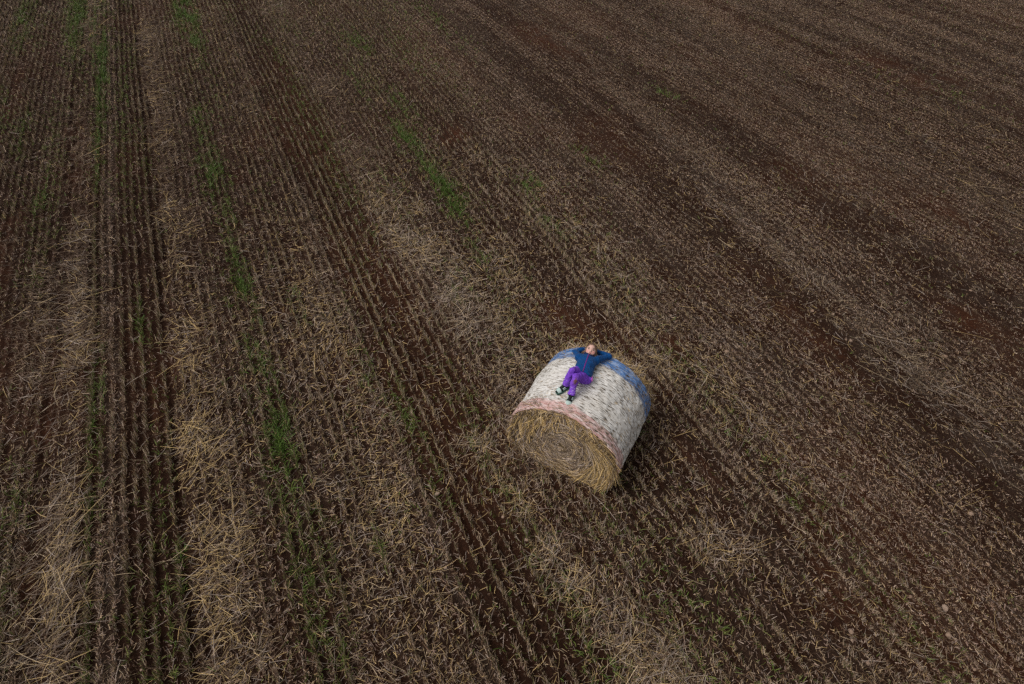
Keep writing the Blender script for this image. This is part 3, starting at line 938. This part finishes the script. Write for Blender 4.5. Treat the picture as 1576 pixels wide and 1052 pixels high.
def body_sdf(P):
    d = head_sdf(P)
    d = smin(d, rcone(P, H(0, -.045, -.015), J['neck'], .036, .040), .02)
    d = smin(d, rcone(P, J['neck'], J['chest'] - front_ * .012, .042, .055), .02)
    d = smin(d, rcone(P, J['chest'] - front_ * .012, J['pelv'], .058, .062), .03)
    for q in 'RL':
        d = smin(d, rcone(P, J['sh' + q], J['el' + q], .032, .027), .02)
        d = smin(d, rcone(P, J['el' + q], wristR if q == 'R' else wristL, .027, .017), .01)
        d = smin(d, rcone(P, J['chest'] - front_ * .012, J['sh' + q], .045, .032), .02)
        d = smin(d, rcone(P, J['hip' + q], J['knee' + q], .042, .028), .01)
        d = smin(d, rcone(P, J['knee' + q], J['ank' + q], .027, .022), .008)
        d = smin(d, rcone(P, J['ank' + q], J['ank' + q] * .4 + J['toe' + q] * .6 - np.array([0, 0, .014]), .020, .010), .01)
    dh = None
    for a, b, ra, rb in hands:
        q = rcone(P, a, b, ra, rb)
        dh = q if dh is None else smin(dh, q, .0035)
    return np.minimum(d, dh)
allp = np.stack(list(J.values()))
lo, hi = allp.min(0) - .13, allp.max(0) + .13
M_skin = attr_mat("skin", .5, spec=.35)
V, F = surf_nets(body_sdf, lo, hi, .0062)
q = (V - HC) @ HM.T
skin = np.tile(np.array([.66, .40, .33]), (len(V), 1))
blush = sum(np.exp(-((q[:, 0] - sx * .038) / .02) ** 2 - ((q[:, 1] + .026) / .018) ** 2) * (q[:, 2] > 0) for sx in (-1, 1)) * .65
skin = skin * (1 - blush[:, None]) + np.array([.62, .19, .17]) * blush[:, None]
padd("body", V, F, M_skin, col=skin)

def simple(name, c, rough=.6, noise=0.0, scale=200.0, bump=0.0, spec=.3, sheen=0.0):
    m, nt, b = new_mat(name)
    b.inputs["Base Color"].default_value = (*c, 1)
    b.inputs["Roughness"].default_value = rough
    b.inputs["Specular IOR Level"].default_value = spec
    if sheen:
        b.inputs["Sheen Weight"].default_value = sheen
    if noise:
        tc = nd(nt, "ShaderNodeTexCoord")
        n = nd(nt, "ShaderNodeTexNoise", Scale=scale, Detail=4.0)
        nt.links.new(tc.outputs["Object"], n.inputs["Vector"])
        rr = ramp(nt, [(.3, tuple(x * (1 - noise) for x in c)), (.7, tuple(min(1, x * (1 + noise)) for x in c))])
        nt.links.new(n.outputs[0], rr.inputs[0])
        nt.links.new(rr.outputs[0], b.inputs["Base Color"])
        if bump:
            bp = nd(nt, "ShaderNodeBump", Strength=bump, Distance=.004)
            nt.links.new(n.outputs[0], bp.inputs["Height"])
            nt.links.new(bp.outputs[0], b.inputs["Normal"])
    return m
# face details
M_eye = simple("eye_white", (.70, .66, .63), .25)
M_iris = simple("iris", (.035, .022, .018), .2)
M_lip = simple("lip", (.36, .085, .085), .45)
M_brow = simple("eyebrow", (.17, .10, .055), .8)
for sx in (-1, 1):
    c = H(sx * .030, .003, .064)
    V, F = surf_nets(lambda P: ellip(P, c, HM, (.0155, .0095, .010)), c - .02, c + .02, .0025)
    e = padd("eye", V, F, M_eye)
    c2 = H(sx * .030, .003, .070)
    V, F = surf_nets(lambda P: ellip(P, c2, HM, (.0130, .0090, .0078)), c2 - .02, c2 + .02, .0020)
    padd("iris", V, F, M_iris, parent=None).parent = e
    V, F = surf_nets(lambda P: smin(rcone(P, H(sx * .016, .021, .076), H(sx * .030, .025, .074), .0038, .0045), rcone(P, H(sx * .030, .025, .074), H(sx * .046, .020, .063), .0045, .003), .003), H(sx * .03, .022, .07) - .035, H(sx * .03, .022, .07) + .035, .0022)
    padd("eyebrow", V, F, M_brow)
V, F = surf_nets(lambda P: smin(ellip(P, H(0, -.0465, .0765), HM, (.0185, .0042, .0055)), ellip(P, H(0, -.0545, .0755), HM, (.0150, .0050, .0060)), .002), H(0, -.05, .075) - .035, H(0, -.05, .075) + .035, .0022)
padd("lips", V, F, M_lip)
# hair: cap, side locks spreading on the collar
M_hair, nt, b = new_mat("hair")
tc = nd(nt, "ShaderNodeTexCoord")
mp = nd(nt, "ShaderNodeMapping")
mp.inputs["Scale"].default_value = (220, 30, 60)
nn = nd(nt, "ShaderNodeTexNoise", Scale=1.0, Detail=3.0)
rr = ramp(nt, [(.3, (.05, .026, .014)), (.7, (.185, .10, .055))])
nt.links.new(tc.outputs["Object"], mp.inputs[0]); nt.links.new(mp.outputs[0], nn.inputs["Vector"])
nt.links.new(nn.outputs[0], rr.inputs[0]); nt.links.new(rr.outputs[0], b.inputs["Base Color"])
b.inputs["Roughness"].default_value = .5
def hair_sdf(P):
    d = ellip(P, H(0, .022, -.018), HM, (.080, .092, .090))
    q = (P - HC) @ HM.T
    cut = ellip(P, H(0, -.020, .075), HM, (.064, .086, .080))         # opening for the face
    d = -smin(-d, cut, .008)
    for sx in (-1, 1):
        d = smin(d, rcone(P, H(sx * .066, .025, .008), H(sx * .076, -.040, .002), .014, .012), .012)
        d = smin(d, rcone(P, H(sx * .076, -.040, .002), H(sx * (.092 if sx < 0 else .074), -.088, .018), .012, .007), .008)
        d = smin(d, rcone(P, H(sx * .080, -.020, -.02), H(sx * .115, -.065, .004), .014, .006), .008)
    w = vnoise(q[:, 0] * 160 + q[:, 1] * 25, q[:, 2] * 130, 3) + .5 * vnoise(q[:, 0] * 60, q[:, 1] * 50 + q[:, 2] * 40, 4)
    return d + (w - .75) * .006
V, F = surf_nets(hair_sdf, HC - .16, HC + .16, .0042)
padd("hair", V, F, M_hair)

# fleece jacket: torso, both sleeves folded behind the head, stand-up collar
M_jacket = simple("blue_fleece", (.004, .054, .19), .9, noise=.4, scale=90, bump=.4, spec=.1, sheen=.08)
M_navy = simple("navy_trim", (.012, .020, .065), .8, spec=.15)
hemc = J['pelv'] - torso_axis * .008
across = nrm(J['shL'] - J['shR'])
across = nrm(across - torso_axis * (across @ torso_axis))
front = np.cross(across, torso_axis)
front = front if front[2] > 0 else -front
TM = np.stack([across, torso_axis, front])
shm = (J['shL'] + J['shR']) / 2
def folds(P, amp, sc, sd):
    return (vnoise(P @ np.array([.7, .5, .2]) * sc, P @ np.array([-.4, .7, .6]) * sc, sd) - .5) * amp + (vnoise(P @ np.array([-.6, .3, .7]) * sc * 2.3, P @ np.array([.6, .5, -.4]) * sc * 2.3, sd + 1) - .5) * amp * .5
def torso_shape(P, g):
    q = (P - hemc) @ TM.T
    Lt = (shm - hemc) @ torso_axis
    f = np.clip(q[:, 1] / Lt, 0, 1)
    cx = ((shm - hemc) @ across) * f
    wx = np.interp(f, [0, .35, .75, 1], [.120, .107, .112, .098]) + g
    wz = np.interp(f, [0, .5, 1], [.094, .090, .070]) + g
    l = np.sqrt(((q[:, 0] - cx) / wx) ** 2 + (q[:, 2] / wz) ** 2)
    d = (l - 1) * wz
    return np.maximum(d, np.maximum(-q[:, 1] - .02, q[:, 1] - Lt - .01)), q
def jacket_sdf(P):
    d, q = torso_shape(P, 0)
    d = smin(d, rcone(P, shm - torso_axis * .03, J['neck'], .072, .05), .04)
    d = smin(d, rcone(P, J['chest'], J['shR'], .07, .05), .03)
    d = smin(d, rcone(P, J['chest'], J['shL'], .07, .05), .03)
    d = smin(d, rcone(P, J['shR'], J['elR'], .046, .038), .03)
    d = smin(d, rcone(P, J['shL'], J['elL'], .046, .038), .03)
    dR = rcone(P, J['elR'], wristR, .038, .028)
    dL = rcone(P, J['elL'], wristL, .038, .028)
    d = smin(d, dR, .012)
    d = smin(d, dL, .012)
    d = d + folds(P, .020, 17, 5)
    dn = np.linalg.norm(P - H(0, -.06, .0), axis=1) - .06
    hole = rcone(P, J['neck'] - torso_axis * .01, H(0, -.02, .02), .042, .075)
    d = np.maximum(d, -hole)
    return d
V, F = surf_nets(jacket_sdf, lo, hi, .0055)
jk = padd("jacket", V, F, M_jacket)
# collar ring
def collar_sdf(P):
    ctr = J['neck'] + torso_axis * .008
    n_ = nrm(torso_axis * .8 + front * .12)
    q = (P - ctr)
    h = q @ n_
    e = q - h[:, None] * n_
    x = e @ across
    z = e @ nrm(front - n_ * (front @ n_))
    l = np.sqrt((x / .062) ** 2 + (z / .056) ** 2)
    return np.maximum(np.abs(l - 1) * .056 - .008, np.abs(h) - .022) - .003
V, F = surf_nets(collar_sdf, J['neck'] - .11, J['neck'] + .11, .0045)
padd("collar", V, F, M_navy, parent=jk)
# zip up the middle of the front
M_zip = simple("purple_zip", (.22, .012, .20), .5)
def proj_front(fn, base, start=.14):
    """march down the -front direction onto the garment"""
    p = base + front * start
    for _ in range(60):
        d = fn(p[None])[0]
        if d < .0008:
            break
        p = p - front * max(d * .7, .0006)
        if np.linalg.norm(p - base) > start + .12:      # passed beside the garment
            return base + front * .03
    return p
pts = []
Lt = float((shm - hemc) @ torso_axis)
for f in np.linspace(-.05, 1.02, 16):
    base = hemc + torso_axis * (f * Lt) + across * (((shm - hemc) @ across) * f)
    pts.append(proj_front(jacket_sdf, base) + front * .001)
pts = np.array(pts)
def poly_tube(P_list, rx, rz):
    def fn(P):
        d = None
        for a, b_ in zip(P_list[:-1], P_list[1:]):
            q = rcone(P, a, b_, rx, rz)
            d = q if d is None else np.minimum(d, q)
        return d
    return fn
V, F = surf_nets(poly_tube(pts, .0055, .0055), pts.min(0) - .02, pts.max(0) + .02, .004)
padd("zip", V, F, M_zip, parent=jk)

# trousers
M_tr, nt, b = new_mat("purple_trousers")
tc = nd(nt, "ShaderNodeTexCoord")
n0 = nd(nt, "ShaderNodeTexNoise", Scale=60.0, Detail=4.0)
nt.links.new(tc.outputs["Object"], n0.inputs["Vector"])
r0 = ramp(nt, [(.3, (.13, .038, .42)), (.7, (.27, .095, .70))])
nt.links.new(n0.outputs[0], r0.inputs[0])
va = nd(nt, "ShaderNodeVertexColor", layer_name="col")
sep = nd(nt, "ShaderNodeSeparateColor")
nt.links.new(va.outputs[0], sep.inputs[0])
c1_ = mixc(nt, sep.outputs[0], r0.outputs[0], (.16, .075, .05))
c2_ = mixc(nt, sep.outputs[1], c1_, (.60, .52, .66))
nt.links.new(c2_, b.inputs["Base Color"])
b.inputs["Roughness"].default_value = .8
b.inputs["Specular IOR Level"].default_value = .15
bp = nd(nt, "ShaderNodeBump", Strength=.4, Distance=.004)
nt.links.new(n0.outputs[0], bp.inputs["Height"]); nt.links.new(bp.outputs[0], b.inputs["Normal"])
def trouser_sdf(P):
    d = rcone(P, J['pelv'] + torso_axis * .03, J['pelv'] - torso_axis * .015, .070, .078)
    d = smin(d, rcone(P, J['hipR'], J['hipL'], .072, .072), .03)
    for q in 'RL':
        leg = smin(rcone(P, J['hip' + q], J['knee' + q], .063, .041), rcone(P, J['knee' + q], J['ank' + q], .039, .043), .010)
        d = smin(d, leg, .02 if q == 'R' else .006)
    d = d + folds(P, .017, 16, 9)
    for q in 'RL':      # cuff
        n_ = nrm(J['ank' + q] - J['knee' + q])
        cutp = (P - (J['ank' + q] - n_ * .008)) @ n_
        near = np.linalg.norm(P - J['ank' + q], axis=1) < .11
        d = np.where(near, np.maximum(d, cutp), d)
    return d
V, F = surf_nets(trouser_sdf, lo, hi, .0055)
kl = J['kneeL'] * .8 + J['ankL'] * .2
shn = nrm(J['ankL'] - J['kneeL'])
qv = V - (J['kneeL'] + shn * .045)
mud = np.exp(-((qv @ shn) / .035) ** 2 - ((qv - (qv @ shn)[:, None] * shn) @ np.array([1, 0, 0.]) / .022) ** 2) * (np.linalg.norm(qv, axis=1) < .09)
mud = np.clip(mud * 1.6 * sstep(.3, .6, vnoise(V[:, 0] * 90, V[:, 1] * 90 + V[:, 2] * 70, 8) + .15), 0, 1)
fleck = np.zeros(len(V))
for q in 'RL':
    n_ = nrm(J['ank' + q] - J['knee' + q])
    hgt = (V - J['knee' + q]) @ n_
    Ls = np.linalg.norm(J['ank' + q] - J['knee' + q])
    nearleg = rcone(V, J['knee' + q], J['ank' + q], .05, .05) < .02
    fleck = np.maximum(fleck, (hgt > Ls * .55) * nearleg * (vnoise(V[:, 0] * 130, V[:, 1] * 130 + V[:, 2] * 90, 14) > .80))
tcol = np.stack([mud, fleck * .8, np.zeros(len(V))], 1)
tr = padd("trousers", V, F, M_tr, col=tcol)
# pink pocket edging at the child's left hip
M_pink = simple("pink_piping", (.62, .14, .48), .6)
hp = J['hipL']
pp = []
for f in np.linspace(0, 1, 7):
    base = hp + torso_axis * (.055 - .10 * f) + across * (.045 + .030 * f)
    p = proj_front(trouser_sdf, base, .12)
    pp.append(p)
pp = np.array(pp)
V, F = surf_nets(poly_tube(pp, .0075, .006), pp.min(0) - .02, pp.max(0) + .02, .004)
padd("piping", V, F, M_pink, parent=tr)

# shoes
M_upper = simple("dark_upper", (.012, .016, .017), .7, spec=.2)
M_toe = simple("mint_panel", (.43, .55, .52), .6, noise=.15, scale=90)
M_sole = simple("green_sole", (.018, .085, .060), .6)
M_lace = simple("lace", (.02, .022, .024), .7)
for q in 'RL':
    ank, toe = J['ank' + q], J['toe' + q]
    shin = nrm(J['knee' + q] - ank)
    fw = nrm(toe - ank)
    upv = nrm(shin - fw * (shin @ fw))
    sdv = np.cross(fw, upv)
    SM = np.stack([fw, sdv, upv])
    org = ank - upv * .004 - fw * .03
    Ls = .165
    def sl(P):
        return (P - org) @ SM.T
    def outline(x):        # half width along the shoe
        f = np.clip(x / Ls, 0, 1)
        return np.interp(f, [0, .15, .4, .72, .92, 1], [.020, .029, .027, .035, .027, .014])
    def sole(P):
        p = sl(P)
        l = np.abs(p[:, 1]) - outline(p[:, 0]) - .003
        lx = np.maximum(-p[:, 0] - .006, p[:, 0] - Ls - .004)
        d = np.maximum(np.maximum(l, lx), np.abs(p[:, 2] + .038) - .012)
        return d - .003
    def upper(P):
        p = sl(P)
        f = np.clip(p[:, 0] / Ls, 0, 1)
        top = np.interp(f, [0, .2, .45, .75, 1], [.055, .058, .030, .006, -.010])
        hgt = top + .03
        hw = outline(p[:, 0])
        zz = np.clip((p[:, 2] + .03) / hgt, 0, 1.6)
        l = np.sqrt((p[:, 1] / hw) ** 2 + np.where(p[:, 2] > -.03, zz ** 2.4, 0)) - 1
        d = l * .024
        d = np.maximum(d, np.maximum(-p[:, 0] - .003, p[:, 0] - Ls))
        d = np.maximum(d, -.032 - p[:, 2])
        return d
    def toecap(P):
        p = sl(P)
        return np.maximum(upper(P) - .0035, np.maximum(np.maximum(.108 - p[:, 0], p[:, 0] - .152), -p[:, 2] - .020))
    def panel(P):
        p = sl(P)
        return np.maximum(upper(P) - .0035, np.maximum(np.abs(p[:, 0] - .062) - .022, np.maximum(.014 - np.abs(p[:, 1]), np.abs(p[:, 2] + .006) - .018)))
    def sock(P):
        return rcone(P, ank - upv * .005, ank + nrm(J['knee' + q] - ank) * .045, .036, .037)
    b0, b1 = org + fw * .07 - .13, org + fw * .07 + .13
    shoe = None
    V, F = surf_nets(upper, b0, b1, .004)
    shoe = padd("shoe", V, F, M_upper)
    V, F = surf_nets(sole, b0, b1, .004)
    padd("sole", V, F, M_sole, parent=shoe)
    V, F = surf_nets(sock, b0, b1, .004)
    padd("ankle_collar", V, F, M_upper, parent=shoe)
    V, F = surf_nets(toecap, b0, b1, .0035)
    padd("toe_cap", V, F, M_toe, parent=shoe)
    V, F = surf_nets(panel, b0, b1, .0035)
    padd("side_panel", V, F, M_toe, parent=shoe)
